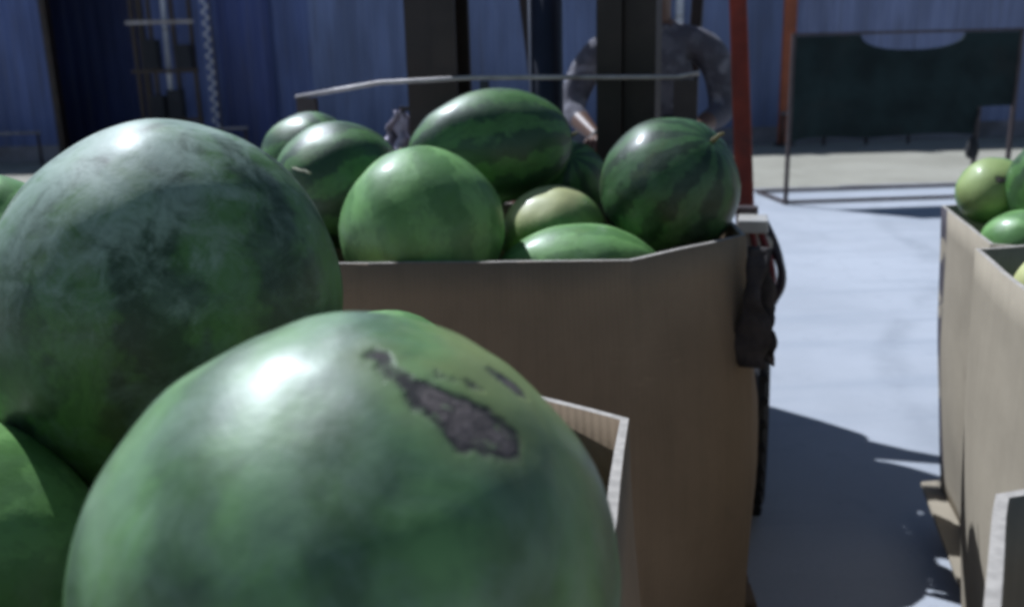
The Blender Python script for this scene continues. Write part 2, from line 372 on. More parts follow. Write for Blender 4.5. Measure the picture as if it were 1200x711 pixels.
# ------------------------------------------------------------------ warehouse with corrugated walls
WY = 18.0; WH = 3.9
ware = thing('warehouse', 'long blue corrugated steel warehouse with a dark open doorway', 'warehouse', (0, WY, 0))
def corrugated(name, x0, x1, mat, parent, y=0.0, z0=0.3, z1=WH, per=0.24, dep=0.022):
    bm = bmesh.new(); xs = []; x = x0; k = 0
    pat = [(0.0, 0), (0.32, 0), (0.44, 1), (0.88, 1)]
    n = max(1, round((x1-x0)/per)); p = (x1-x0)/n
    for i in range(n):
        for f, d in pat: xs.append((x0+(i+f)*p, d*dep))
    xs.append((x1, 0))
    lo = [bm.verts.new((a, y-d, z0)) for a, d in xs]; hi = [bm.verts.new((a, y-d, z1)) for a, d in xs]
    for i in range(len(xs)-1): bm.faces.new((lo[i], lo[i+1], hi[i+1], hi[i]))
    me = bpy.data.meshes.new(name); bm.to_mesh(me); bm.free()
    o = link(name, me, mat, parent)
    md = o.modifiers.new('thick', 'SOLIDIFY'); md.thickness = 0.004; md.offset = 1
    return o
DX0, DX1 = -8.75, -7.0
x = -13.2; rng = random.Random(4)
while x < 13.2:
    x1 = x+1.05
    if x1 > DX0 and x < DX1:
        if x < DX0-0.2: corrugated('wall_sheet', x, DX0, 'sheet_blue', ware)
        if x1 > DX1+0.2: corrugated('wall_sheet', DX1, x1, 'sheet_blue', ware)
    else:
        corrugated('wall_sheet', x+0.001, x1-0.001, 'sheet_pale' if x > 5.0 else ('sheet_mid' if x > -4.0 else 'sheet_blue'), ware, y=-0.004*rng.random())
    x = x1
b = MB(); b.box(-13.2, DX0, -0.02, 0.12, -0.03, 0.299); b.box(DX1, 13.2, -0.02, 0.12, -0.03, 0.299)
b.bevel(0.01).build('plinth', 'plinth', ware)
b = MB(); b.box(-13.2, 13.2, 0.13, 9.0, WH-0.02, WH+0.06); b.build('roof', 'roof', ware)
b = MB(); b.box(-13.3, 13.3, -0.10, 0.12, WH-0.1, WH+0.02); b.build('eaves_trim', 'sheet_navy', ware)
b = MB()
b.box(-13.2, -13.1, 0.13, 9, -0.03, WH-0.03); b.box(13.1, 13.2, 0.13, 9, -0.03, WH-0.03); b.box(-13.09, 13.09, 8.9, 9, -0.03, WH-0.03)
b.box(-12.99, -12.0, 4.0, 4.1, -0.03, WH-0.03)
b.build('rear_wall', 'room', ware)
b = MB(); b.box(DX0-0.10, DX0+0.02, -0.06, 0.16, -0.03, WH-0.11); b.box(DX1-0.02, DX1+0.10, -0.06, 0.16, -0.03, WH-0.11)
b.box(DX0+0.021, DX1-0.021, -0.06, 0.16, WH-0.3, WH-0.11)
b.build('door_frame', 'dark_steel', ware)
corrugated('added_door_backing', DX0-2.2, DX1+0.5, 'sheet_navy', ware, y=2.3, z0=0.0, z1=WH-0.03, per=0.3)  # added sheet behind the doorway so it reads dim navy, not black
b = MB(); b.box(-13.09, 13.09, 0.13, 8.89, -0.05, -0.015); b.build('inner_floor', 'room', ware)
sdv = thing('sliding_door', 'navy corrugated sliding door leaning on the blue wall beside the lattice mast', 'door', (0, WY, 0))
corrugated('door_sheet', -5.42, -4.55, 'sheet_navy', sdv, y=-0.10, z0=0.05, z1=3.5, per=0.29, dep=0.02)
b = MB(); b.box(-5.47, -5.421, -0.16, -0.07, -0.03, 3.52); b.box(-4.549, -4.50, -0.16, -0.07, -0.03, 3.52); b.box(-5.47, -4.50, -0.16, -0.07, 3.521, 3.58)
b.build('door_frame', 'sheet_navy', sdv)

# ------------------------------------------------------------------ pipes, lattice masts and posts by the wall
def pipe(name, label, x, y, z1, r=0.04, mat='white_pipe', z0=-0.03, lean=0.0):
    t = thing(name, label, 'pipe', (x, y, 0))
    b = MB(); b.tube([(0, 0, z0), (lean*0.5, 0, z1*0.5), (lean, 0, z1)], r, 14); b.build('pipe_run', mat, t, True)
    for z in (1.0, 2.4):
        b = MB(); b.ring((lean*z/z1, 0, z), (0, 0, 1), r*1.05, 0.012, 16, 6); b.box(-0.012+lean*z/z1, 0.012+lean*z/z1, r, WY-y-0.03, z-0.012, z+0.012)
        b.build('pipe_clip', 'grey_steel', t)
    return t
pipe('drain_pipe', 'thin white drain pipe running up beside the dark doorway', -6.41, 17.55, 3.7, 0.045, lean=0.09)
pipe('drain_pipe', 'bright white pipe rising behind the driver\'s shoulder', 3.28, 17.60, 3.7, 0.075)
def lattice(x, y, label, w_=0.17, h=3.6, mats='white_pipe'):
    t = thing('lattice_mast', label, 'mast', (x, y, 0), R(12))
    for sx in (-1, 1):
        b = MB(); b.box(sx*w_/2-0.016, sx*w_/2+0.016, -0.016, 0.016, -0.03, h); b.build('chord', 'sheet_blue' if sx < 0 else 'dark_steel', t)
    n = 34
    for i in range(n):
        z0, z1 = 0.15+i*(h-0.3)/n, 0.15+(i+1)*(h-0.3)/n
        s_ = 1 if i % 2 else -1
        b = MB(); b.bar((s_*(w_/2-0.018), 0, z0), (-s_*(w_/2-0.018), 0, z1), 0.02, 0.02); b.build('lacing_bar', mats, t)
    return t
lattice(-5.50, 17.3, 'slim lattice mast with white zigzag lacing in front of the navy door')
lattice(2.95, 17.4, 'slim lattice mast with white zigzag lacing beside the bright white pipe', 0.14)
# rack of dark uprights left of the lattice mast
rk = thing('pipe_rack', 'dark steel rack of uprights and crossbars next to the lattice mast', 'rack', (-6.35, 17.35, 0))
for xx in (-0.52, -0.2, 0.22, 0.55):
    b = MB(); b.box(xx-0.035, xx+0.035, -0.03, 0.03, -0.03, 3.4); b.build('upright', 'dark_steel', rk)
for zz in (0.75, 1.65, 2.52, 3.25):
    b = MB(); b.box(-0.62, 0.62, -0.075, -0.031, zz-0.035, zz+0.035); b.build('crossbar', 'grey_steel' if zz == 2.52 else 'dark_steel', rk)
for k, (xx, zz) in enumerate(((-0.28, 0.79), (0.05, 0.79), (0.3, 1.69), (-0.3, 1.69))):
    b = MB(); b.box(xx, xx+0.26, -0.02-0.25, -0.02, zz, zz+0.42+0.1*(k % 2)); b.bevel(0.01).build('stored_crate', 'room', rk)
# low guard rails along the plinth
def guard_rail(x0, x1, y, label, n):
    t = thing('guard_rail', label, 'railing', (x0, y, 0), 0, 'low guard rails along the warehouse plinth')
    L = x1-x0
    for i in range(n):
        b = MB(); b.tube([(L*i/(n-1), 0, -0.03), (L*i/(n-1), 0, 0.56)], 0.03, 10); b.build('post', 'frame_steel', t, True)
    b = MB(); b.tube([(-0.05, 0, 0.585), (L+0.05, 0, 0.585)], 0.026, 10); b.build('rail', 'grey_steel', t, True)
guard_rail(-10.4, -8.9, 17.3, 'low steel guard rail left of the dark doorway', 2)
guard_rail(-5.7, -4.88, 17.0, 'low steel guard rail in front of the navy sliding door', 2)
guard_rail(5.2, 7.6, 17.2, 'low steel guard rail behind the dark green board', 4)
op = thing('orange_post', 'tall orange steel post standing behind the dark green board', 'post', (5.30, 17.4, 0))
b = MB(); b.box(-0.12, 0.12, -0.05, 0.05, 0.02, 3.4); b.bevel(0.008).build('shaft', 'post_orange', op)
b = MB(); b.box(-0.16, 0.16, -0.14, 0.14, -0.03, 0.019); b.bevel(0.004).build('base_plate', 'frame_steel', op)
b = MB(); b.box(-0.135, 0.135, -0.065, 0.065, 3.401, 3.43); b.build('cap', 'post_orange', op)

# ------------------------------------------------------------------ board on a thin frame
sg = thing('display_board', 'dark green board with a scooped top edge on a thin steel frame', 'board', (2.96, 9.62, 0), R(3))
SW = 2.47
prof = []
for i in range(33):
    x_ = 0.04+(SW-0.08-0.36)*i/32
    z_ = 0.70-0.07*math.exp(-x_*9)+0.012*math.sin(x_*5)
    prof.append((x_, z_))
prof += [(SW-0.38, 0.98), (SW-0.045, 0.985), (SW-0.045, 1.742)]
for i in range(41):
    t_ = i/40; x_ = SW-0.62-t_*(1.13)
    u = (t_-0.5)*2
    prof.append((x_, 1.742-0.16*math.sqrt(max(0, 1-abs(u)**2.4))))
prof += [(0.04, 1.742)]
b = MB(); b.prism(prof, 'y', -0.012, 0.012); b.build('panel', 'board', sg)
b = MB(); b.box(0, 0.038, -0.02, 0.02, 0.0, 1.745); b.build('leg', 'frame_steel', sg)
b = MB(); b.box(SW-0.04, SW-0.002, -0.02, 0.02, 0.0, 1.745); b.build('leg', 'frame_steel', sg)
b = MB(); b.box(SW-0.42, SW-0.382, -0.02, 0.02, 0.0, 0.98); b.build('leg', 'frame_steel', sg)
b = MB(); b.box(-0.003, SW, -0.018, 0.018, 1.746, 1.772); b.build('top_rail', 'frame_steel', sg)
b = MB(); b.box(0.039, SW-0.422, -0.018, 0.018, 0.012, 0.045); b.build('bottom_rail', 'frame_steel', sg)
b = MB(); b.box(-0.01, SW, 0.90, 0.936, 0.012, 0.045); b.build('rear_rail', 'frame_steel', sg)
for xx in (0.0, SW-0.04):
    b = MB(); b.box(xx+0.002, xx+0.036, 0.021, 0.899, 0.012, 0.042); b.build('foot_bar', 'frame_steel', sg)
b = MB(); b.lathe((SW-0.45, -0.035, 0.55), (0, 0, 1), [(0.005, 0.13), (0.03, 0.11), (0.055, 0.05), (0.07, -0.02), (0.06, -0.09), (0.02, -0.12)], 18)
b.tube([(SW-0.45, -0.035, 0.68), (SW-0.44, -0.03, 0.82), (SW-0.41, -0.024, 0.94)], 0.008, 8)
b.build('hanging_weight', 'black', sg, True)

# ------------------------------------------------------------------ pallets and octagonal cardboard bins
def octa(a, bb, c, d=None):
    d = d or c
    return [(a, -bb+d), (a, bb-d), (a-c, bb), (-a+c, bb), (-a, bb-d), (-a, -bb+d), (-a+c, -bb), (a-c, -bb)]
def make_pallet(ctr, yaw, W, D, label):
    t = thing('pallet', label, 'pallet', (ctr[0], ctr[1], 0), yaw)
    n = 7; bw = D/n
    for i in range(n):
        b = MB(); y0 = -D/2+i*bw+0.012
        b.box(-W/2, W/2, y0, y0+bw-0.024, 0.122, 0.144); b.bevel(0.003, 1).build('deck_board', 'wood', t)
    for x_ in (-W/2+0.05, 0, W/2-0.05):
        for y_ in (-D/2+0.07, 0, D/2-0.07):
            b = MB(); b.box(x_-0.048, x_+0.048, y_-0.05, y_+0.05, 0.023, 0.1215); b.bevel(0.003, 1).build('block', 'wood', t)
        b = MB(); b.box(x_-0.049, x_+0.049, -D/2+0.012, D/2-0.012, 0.001, 0.0225); b.bevel(0.003, 1).build('base_board', 'wood', t)
    return t
def make_bin(ctr, yaw, a, bb, c, rim, label, seed, mats='card', print_panel=None, bulge=0.05, droop=(), d=None, flare=0.03):
    t = thing('melon_bin', label, 'bin', (ctr[0], ctr[1], 0), yaw)
    P = octa(a, bb, c, d); Z0 = 0.146; TH = 0.010; NZ, NX = 14, 8
    rr = random.Random(seed)
    zoff = [rr.uniform(-0.0015, 0.0015) for _ in range(8)]
    for i, dz in droop: zoff[i % 8] += dz
    cen = Vector((0, 0, 0))
    def outp(i, f, h, inner):
        p = Vector((*P[i], 0)).lerp(Vector((*P[(i+1) % 8], 0)), f)
        k = math.sin(math.pi*min(1, (1-h)*1.0))**1.5
        s_ = bulge*(0.35+0.65*math.sin(math.pi*f))*k*(1.1 if h < 0.6 else 1.0)+flare*(1-h)
        # gentle ripples of tired cardboard
        s_ += 0.006*noise.noise(Vector((p.x*4+seed, p.y*4, h*3)))
        if f in (0, 1): s_ = bulge*0.35*k+flare*(1-h)+0.004*noise.noise(Vector((p.x*4+seed, p.y*4, h*3)))
        d = p.normalized()
        q = p+d*s_
        if inner: q -= d*TH
        top = rim+zoff[i]*(1-f)+zoff[(i+1) % 8]*f+0.0015*noise.noise(Vector((p.x*9, p.y*9, seed)))
        q.z = Z0+(top-Z0)*h
        return q
    for i in range(8):
        bm = bmesh.new()
        o_ = [[bm.verts.new(outp(i, x_/NX, z_/NZ, False)) for x_ in range(NX+1)] for z_ in range(NZ+1)]
        n_ = [[bm.verts.new(outp(i, x_/NX, z_/NZ, True)) for x_ in range(NX+1)] for z_ in range(NZ+1)]
        for z_ in range(NZ):
            for x_ in range(NX):
                bm.faces.new((o_[z_][x_], o_[z_][x_+1], o_[z_+1][x_+1], o_[z_+1][x_]))
                bm.faces.new((n_[z_][x_+1], n_[z_][x_], n_[z_+1][x_], n_[z_+1][x_+1]))
        for x_ in range(NX):
            f = bm.faces.new((o_[NZ][x_], o_[NZ][x_+1], n_[NZ][x_+1], n_[NZ][x_])); f.material_index = 1
            bm.faces.new((o_[0][x_+1], o_[0][x_], n_[0][x_], n_[0][x_+1]))
        uvl = bm.loops.layers.uv.new('UVMap'); wid = (Vector(P[(i+1) % 8])-Vector(P[i])).length; pos = {}
        for grid in (o_, n_):
            for z_ in range(NZ+1):
                for x_ in range(NX+1): pos[grid[z_][x_]] = (i*1.7+wid*x_/NX, z_/NZ)
        for f in bm.faces:
            for lp in f.loops: lp[uvl].uv = pos[lp.vert]
        me = bpy.data.meshes.new('side_panel'); bm.to_mesh(me); bm.free()
        ob = link('side_panel', me, None, t)
        me.materials.append(M['card_print'] if print_panel == i else M[mats]); me.materials.append(M['card_edge'])
        sm = [True]*len(me.polygons)
        me.polygons.foreach_set('use_smooth', sm)
        for p_ in me.polygons:
            if p_.material_index == 1: p_.use_smooth = False
    b = MB(); b.prism([(x_*0.97, y_*0.97) for x_, y_ in P], 'z', 0.1465, 0.158); b.build('bottom', mats, t)
    return t
BINS = {
 'near':  dict(ctr=(-0.425, 0.673), yaw=R(-10), a=0.50, bb=0.47, c=0.32, d=0.18, rim=1.10, seed=3),
 'centre': dict(ctr=(-0.027, 2.092), yaw=R(-4.8), a=0.55, bb=0.40, c=0.26, rim=1.10, seed=7),
 'right_far': dict(ctr=(1.72, 2.18), yaw=R(-15.7), a=0.55, bb=0.40, c=0.20, d=0.09, rim=1.04, seed=11, flare=-0.08),
 'right_mid': dict(ctr=(1.395, 1.35), yaw=R(-15.7), a=0.55, bb=0.40, c=0.20, d=0.09, rim=1.08, seed=13, flare=-0.06),
 'right_near': dict(ctr=(0.799, 0.276), yaw=R(-31), a=0.55, bb=0.40, c=0.26, rim=1.10, seed=17, flare=-0.03),
}
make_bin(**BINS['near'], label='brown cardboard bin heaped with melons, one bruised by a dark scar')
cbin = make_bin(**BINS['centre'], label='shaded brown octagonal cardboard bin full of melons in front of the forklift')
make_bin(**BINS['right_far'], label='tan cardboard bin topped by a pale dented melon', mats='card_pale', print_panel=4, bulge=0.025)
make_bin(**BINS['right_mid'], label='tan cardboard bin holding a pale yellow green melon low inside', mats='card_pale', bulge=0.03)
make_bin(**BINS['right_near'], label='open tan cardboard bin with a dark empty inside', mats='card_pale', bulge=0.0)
PL = dict(near='worn wooden pallet under the bin with the scarred melon', centre='worn wooden pallet under the bin in front of the forklift',
          right_far='worn wooden pallet under the bin topped by a pale dented melon', right_mid='worn wooden pallet under the bin with the pale yellow green melon',
          right_near='worn wooden pallet under the empty tan bin')
for k, q in BINS.items():
    ex = {'centre': (0.16, 0.06), 'near': (0.12, 0.1), 'right_near': (0.06, 0.02)}.get(k, (-0.22, -0.16))
    make_pallet(q['ctr'], q['yaw'], 2*q['a']+ex[0], 2*q['bb']+ex[1], PL[k])

# ------------------------------------------------------------------ watermelons
def melon_mesh(name, ax, seed, nu=48, nv=32, lump=0.030, pole=None):
    rx, ry, rz = ax
    bm = bmesh.new(); rows = []
    off = Vector((seed*3.7, seed*1.9, seed*5.3))
    def pt(th, ph):
        d = Vector((math.sin(th)*math.cos(ph), math.sin(th)*math.sin(ph), math.cos(th)))
        k = 1+lump*1.3*noise.noise(d*1.3+off)+lump*0.5*noise.noise(d*3.1+off)
        k += 0.004*math.sin(9*ph+seed)*math.sin(th)**2
        if pole is not None:
            th = math.acos(max(-1, min(1, d.dot(pole)))); ph = d.cross(pole).z*2
            k += 0.006*noise.noise(d*4.5+off)+0.003*noise.noise(d*8+off)-0.008*noise.noise(d*1.3+off)
        k -= 0.035*math.exp(-(th/0.16)**2)+0.02*math.exp(-((math.pi-th)/0.14)**2)
        return Vector((d.x*rx, d.y*ry, d.z*rz))*k
    top = bm.verts.new(pt(0, 0)); bot = bm.verts.new(pt(math.pi, 0))
    for i in range(1, nv): rows.append([bm.verts.new(pt(math.pi*i/nv, 2*math.pi*j/nu)) for j in range(nu)])
    for j in range(nu):
        bm.faces.new((top, rows[0][j], rows[0][(j+1) % nu])); bm.faces.new((bot, rows[-1][(j+1) % nu], rows[-1][j]))
    for r0, r1 in zip(rows, rows[1:]):
        for j in range(nu): bm.faces.new((r0[j], r1[j], r1[(j+1) % nu], r0[(j+1) % nu]))
    me = bpy.data.meshes.new(name); bm.to_mesh(me); bm.free()
    return me
LIGHT = (0.090, 0.205, 0.070); DARK = (0.010, 0.040, 0.014)
MM = {
 'dark':  melon_mat('dark_striped_rind', (0.010, 0.040, 0.016), (0.06, 0.15, 0.055), 11, 0.9, 0.5, 0.16),
 'mid':   melon_mat('green_striped_rind', (0.016, 0.062, 0.024), (0.09, 0.22, 0.06), 9, 0.85, 0.5, 0.15, spec=0.6),
 'pale':  melon_mat('pale_green_rind', (0.10, 0.25, 0.075), (0.24, 0.46, 0.17), 8, 0.6, 0.35, 0.2),
 'yellow': melon_mat('pale_yellow_rind', (0.13, 0.26, 0.07), (0.26, 0.38, 0.14), 8, 0.5, 0.3, 0.15, spot=(-0.1, 0.2, 1.0, 0.62), spot_col=(0.52, 0.53, 0.24)),
}
MEL = []
def melon(loc, ax, mat, label, rot=(0, 0, 0), seed=1, res=1, stem=False, group=None, mesh=None, bin_=None, pole=None):
    me = mesh or melon_mesh('watermelon', ax, seed, 48*res, 32*res, pole=pole)
    o = link('watermelon', me, mat if mesh is None else None, None, True, loc)
    o.rotation_euler = rot
    tag(o, label, 'watermelon', group)
    MEL.append((Vector(loc), (ax[0]*ax[1]*ax[2])**(1/3), bin_))
    if stem:
        b = MB(); z = ax[2]*0.955
        b.tube([(0, 0, z-0.006), (0.002, 0.001, z+0.008), (0.006, 0.004, z+0.02), (0.014, 0.006, z+0.027)], [0.007, 0.005, 0.0042, 0.003], 8)
        b.build('stem', 'stem', o, True)
    return o
# --- near bin
scars = [((0.027, -0.040, 0.153), (0.036, -0.054, 0.146), 0.0060, 0.0045),
         ((0.030, -0.048, 0.150), (0.053, -0.062, 0.137), 0.0045, 0.009),
         ((0.053, -0.062, 0.137), (0.074, -0.065, 0.125), 0.0115, 0.0165),
         ((0.074, -0.065, 0.125), (0.092, -0.062, 0.115), 0.0165, 0.0125),
         ((0.056, -0.044, 0.143), (0.076, -0.040, 0.135), 0.0035, 0.0045),
         ((0.085, -0.012, 0.134), (0.098, -0.013, 0.126), 0.0055, 0.008)]
MM['scarred'] = melon_mat('scarred_rind', (0.022, 0.072, 0.036), (0.165, 0.330, 0.125), 11, 0.75, 0.25, 0.34, scars=scars, rough=0.50, spec=0.6, ssoft=(-1.5, 1.5), fineamp=3.0, arot=(R(52), 0, 0), bscale=13.0, bhard=(0.40, 0.62), spot=(0.6, 0.1, 0.72, 0.93), spot_col=(0.25, 0.31, 0.11))
MM['big'] = melon_mat('big_dark_rind', (0.010, 0.036, 0.020), (0.10, 0.225, 0.060), 8, 0.85, 0.5, 0.28, rough=0.54, bscale=22.0, bhard=(0.40, 0.66), spec=0.5, jag=1.6, spot=(-0.36, -0.30, 0.88, 0.80), spot_col=(0.28, 0.37, 0.29), spot_soft=0.34, spot_amt=0.9, ssoft=(-0.9, 1.0))  # spot paints a pale, mottled sunlit top into the rind colour
melon((-0.100, 0.495, 1.150), (0.160, 0.160, 0.163), MM['scarred'], 'pale green watermelon with a flaky mauve brown scar on its top', seed=2, res=2, bin_='near', pole=Vector((0.1, 0.75, 0.65)).normalized())
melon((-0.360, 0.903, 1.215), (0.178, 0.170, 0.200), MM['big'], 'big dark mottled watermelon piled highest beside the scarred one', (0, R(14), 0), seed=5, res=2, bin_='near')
melon((-0.70, 0.95, 1.0), (0.12, 0.12, 0.125), MM['dark'], 'dark watermelon wedged low beneath the light green one at the bin corner', (R(50), 0, R(10)), seed=7, bin_='near')
melon((-0.525, 0.690, 1.022), (0.165, 0.160, 0.168), MM['pale'], 'green watermelon low in the heap below the big dark mottled one', (R(60), R(20), 0), seed=8, res=2, bin_='near')
melon((-0.300, 0.700, 0.930), (0.115, 0.115, 0.12), MM['dark'], 'dark watermelon deep in the gap between the scarred and the big mottled one', (R(70), 0, R(10)), seed=6, bin_='near')
melon((-0.120, 0.860, 0.915), (0.125, 0.125, 0.13), MM['mid'], 'green watermelon underneath the small pale one near the bin corner', (R(60), 0, R(80)), seed=10, bin_='near')
melon((-0.134, 0.880, 1.130), (0.087, 0.088, 0.100), MM['pale'], 'small pale green watermelon just peeking over the scarred one', (R(80), 0, R(30)), seed=9, bin_='near')
melon((-0.660, 1.100, 1.232), (0.112, 0.110, 0.125), MM['pale'], 'light green watermelon half hidden behind the big dark mottled one', (R(30), R(40), 0), seed=12, bin_='near')
# --- centre bin
melon((-0.186, 1.905, 1.129), (0.176, 0.172, 0.176), MM['pale'], 'round light green watermelon at the front rim of the shaded bin', (R(-28), R(8), R(50)), seed=14, stem=True, bin_='centre')
melon((-0.040, 2.26, 1.272), (0.140, 0.142, 0.205), MM['mid'], 'long oval dark green watermelon lying sideways atop the shaded bin', (R(84), R(4), R(98)), seed=17, stem=True, bin_='centre')
melon((-0.518, 2.36, 1.244), (0.122, 0.122, 0.132), MM['mid'], 'sunlit green watermelon tucked behind the glossy one in the left corner', (R(40), R(60), 0), seed=20, bin_='centre')
C3 = melon((-0.398, 2.10, 1.207), (0.145, 0.147, 0.152), MM['mid'], 'glossy green watermelon with a thin pale scratch in the left corner of the shaded bin', (R(70), R(30), R(100)), seed=19, stem=True, bin_='centre')
melon((0.373, 2.08, 1.181), (0.160, 0.164, 0.162), MM['dark'], 'round dark green watermelon with ribbed stripes nearest the orange forklift post', (R(38), R(24), R(20)), seed=23, stem=True, bin_='centre')
melon((0.160, 2.42, 1.165), (0.105, 0.105, 0.115), MM['mid'], 'small dark green watermelon between the long oval and the ribbed dark one', (R(50), 0, 0), seed=26, bin_='centre')
melon((0.102, 2.08, 1.079), (0.126, 0.120, 0.116), MM['yellow'], 'small watermelon with a cream yellow ground patch in the shaded bin', (R(20), R(-10), 0), seed=29, bin_='centre')
melon((0.143, 1.885, 1.010), (0.122, 0.124, 0.190), MM['pale'], 'light green striped watermelon sunk behind the front rim of the shaded bin', (R(86), R(6), R(84)), seed=31, bin_='centre')
# --- right bins
MM['dented'] = melon_mat('dented_pale_rind', (0.12, 0.25, 0.08), (0.27, 0.42, 0.17), 8, 0.5, 0.3, 0.2, spot=(-0.8, -0.4, 0.5, 0.55), spot_col=(0.33, 0.42, 0.15),
    scars=[((-0.056, -0.062, 0.040), (-0.040, -0.073, 0.040), 0.010, 0.008)])
melon((1.292, 2.38, 1.113), (0.096, 0.092, 0.090), MM['dented'], 'pale yellowish watermelon with a small dark dent on top of the tan bin', (0, 0, R(20)), seed=33, bin_='right_far')
melon((1.40, 2.25, 1.135), (0.135, 0.135, 0.15), MM['mid'], 'green watermelon leaning against the pale dented one', (R(25), R(-20), 0), seed=36, bin_='right_far')
melon((1.275, 2.20, 1.005), (0.085, 0.085, 0.095), MM['pale'], 'small light green watermelon under the pale dented one at the bin rim', (R(80), 0, R(30)), seed=38, bin_='right_far')
melon((1.075, 1.56, 0.83), (0.125, 0.125, 0.13), MM['pale'], 'light green watermelon beneath the pale yellow green one in the second tan bin', (R(60), 0, 0), seed=43, bin_='right_mid')
melon((0.990, 1.55, 1.032), (0.085, 0.085, 0.10), MM['yellow'], 'pale yellow green watermelon low inside the second tan bin', (R(10), R(-30), 0), seed=41, bin_='right_mid')
# thin pale scratch: a healed nick standing just proud of the glossy melon's rind
from mathutils.bvhtree import BVHTree
from mathutils import Euler
mw = Matrix.Translation(C3.location) @ Euler(C3.rotation_euler).to_matrix().to_4x4(); mi = mw.inverted()
bv = BVHTree.FromPolygons([v_.co for v_ in C3.data.vertices], [tuple(p_.vertices) for p_ in C3.data.polygons])
eye = mi @ Vector((0, 0, 1.45)); pts = []
for t_ in range(7):
    aim = mi @ Vector((-0.478+0.0068*t_, 2.0, 1.259-0.0021*t_+0.001*math.sin(t_*2)))
    hit = bv.ray_cast(eye, (aim-eye).normalized())
    if hit[0] is not None: pts.append(hit[0]+hit[1]*0.0004)
if len(pts) > 2:
    b = MB(); b.tube(pts, [0.0012]+[0.0026]*(len(pts)-2)+[0.0012], 8); b.build('scratch', 'scratch', C3, True)
# --- melons buried below the top layers
fill_me = [melon_mesh('watermelon', (0.135, 0.135, 0.150), 60+i, 32, 20) for i in range(3)]
for me_, mt_ in zip(fill_me, ('mid', 'pale', 'dark')): me_.materials.append(MM[mt_])
FL = dict(near='watermelon buried under the heap in the bin with the scarred melon', centre='watermelon buried under the top layer of the shaded bin',
          right_far='watermelon packed around the pale dented one in its tan bin', right_mid='watermelon packed in the tan bin with the pale yellow green one')
frng = random.Random(21)
for key, lab in FL.items():
    q = BINS[key]; cx, cy = q['ctr']; ca, sa = math.cos(q['yaw']), math.sin(q['yaw'])
    fl_ = min(0, q.get('flare', 0)); mx = q['a']-0.15+fl_; my = q['bb']-0.15+fl_
    nx = int(2*mx/0.272)+1; ny = int(2*my/0.272)+1
    top = {'near': 3, 'centre': 3, 'right_far': 4, 'right_mid': 3}[key]
    for L in range(top):
        z = 0.158+0.137+L*0.238
        for iy in range(ny):
            for ix in range(nx):
                sh = 0.5 if L % 2 else 0.0
                xx = -mx+2*mx*(ix+sh*(ix < nx-1))/max(1, nx-1); yy = -my+2*my*(iy+sh*(iy < ny-1))/max(1, ny-1)
                if abs(xx)+abs(yy) > q['a']+q['bb']-q['c']-0.10: continue
                p = Vector((cx+ca*xx-sa*yy, cy+sa*xx+ca*yy, z+frng.uniform(-0.008, 0.008)))
                if all((p-l).length > 0.84*(0.139+r_) for l, r_, b_ in MEL):
                    k = frng.randrange(3)
                    melon(p, (0.135, 0.135, 0.15), None, lab, (frng.uniform(0, 3), frng.uniform(0, 3), frng.uniform(0, 6)), group='buried melons, '+key.replace('_', ' ')+' bin', mesh=fill_me[k], bin_=key)

# ------------------------------------------------------------------ forklift
FK_LOC = (0.094, 2.78, 0.0); FK_ROT = R(-15)
fk = thing('forklift', 'orange forklift with a dark mast and overhead guard behind the shaded bin', 'forklift', FK_LOC, FK_ROT)
XM = -0.02; XB = 0.06
def chan(b, x0, x1, y0, y1, z0, z1, t, side):
    """C channel, web on the outer side"""
    if side < 0: b.box(x0, x0+t, y0, y1, z0, z1); b.box(x0+t, x1, y0, y0+t, z0, z1); b.box(x0+t, x1, y1-t, y1, z0, z1)
    else: b.box(x1-t, x1, y0, y1, z0, z1); b.box(x0, x1-t, y0, y0+t, z0, z1); b.box(x0, x1-t, y1-t, y1, z0, z1)
for s_ in (-1, 1):
    b = MB(); xa, xb_ = sorted((XM+s_*0.287, XM+s_*0.378)); chan(b, xa, xb_, -0.05, 0.12, 0.09, 2.12, 0.018, s_); b.build('outer_upright', 'dark_steel', fk)
    b = MB(); xa, xb_ = sorted((XM+s_*0.212, XM+s_*0.284)); chan(b, xa, xb_, -0.075, 0.08, 0.12, 2.18, 0.016, s_); b.build('inner_upright', 'dark_steel', fk)
for z_ in (0.16, 2.0):
    b = MB(); b.box(XM-0.286, XM+0.286, 0.085, 0.119, z_, z_+0.10); b.build('mast_crossmember', 'dark_steel', fk)
b = MB(); b.box(XM-0.23, XM+0.23, -0.03, 0.05, 2.185, 2.25); b.build('mast_crown', 'dark_steel', fk)
b = MB(); b.tube([(0.02, 0.03, 0.12), (0.02, 0.03, 1.98)], 0.052, 20); b.tube([(0.02, 0.03, 1.981), (0.02, 0.03, 2.02)], 0.06, 20); b.build('lift_cylinder', 'cylinder', fk, True)
b = MB(); b.tube([(0.02, 0.03, 2.021), (0.02, 0.03, 2.184)], 0.03, 16); b.build('cylinder_rod', 'chrome', fk, True)
for x_ in (XM-0.250, XM+0.250):
    b = MB()
    for i in range(40): b.box(x_-(0.006 if i % 2 else 0.010), x_+(0.006 if i % 2 else 0.010), -0.010, -0.002, 0.62+i*0.039, 0.62+i*0.039+0.0385)
    b.build('lift_chain', 'black', fk)
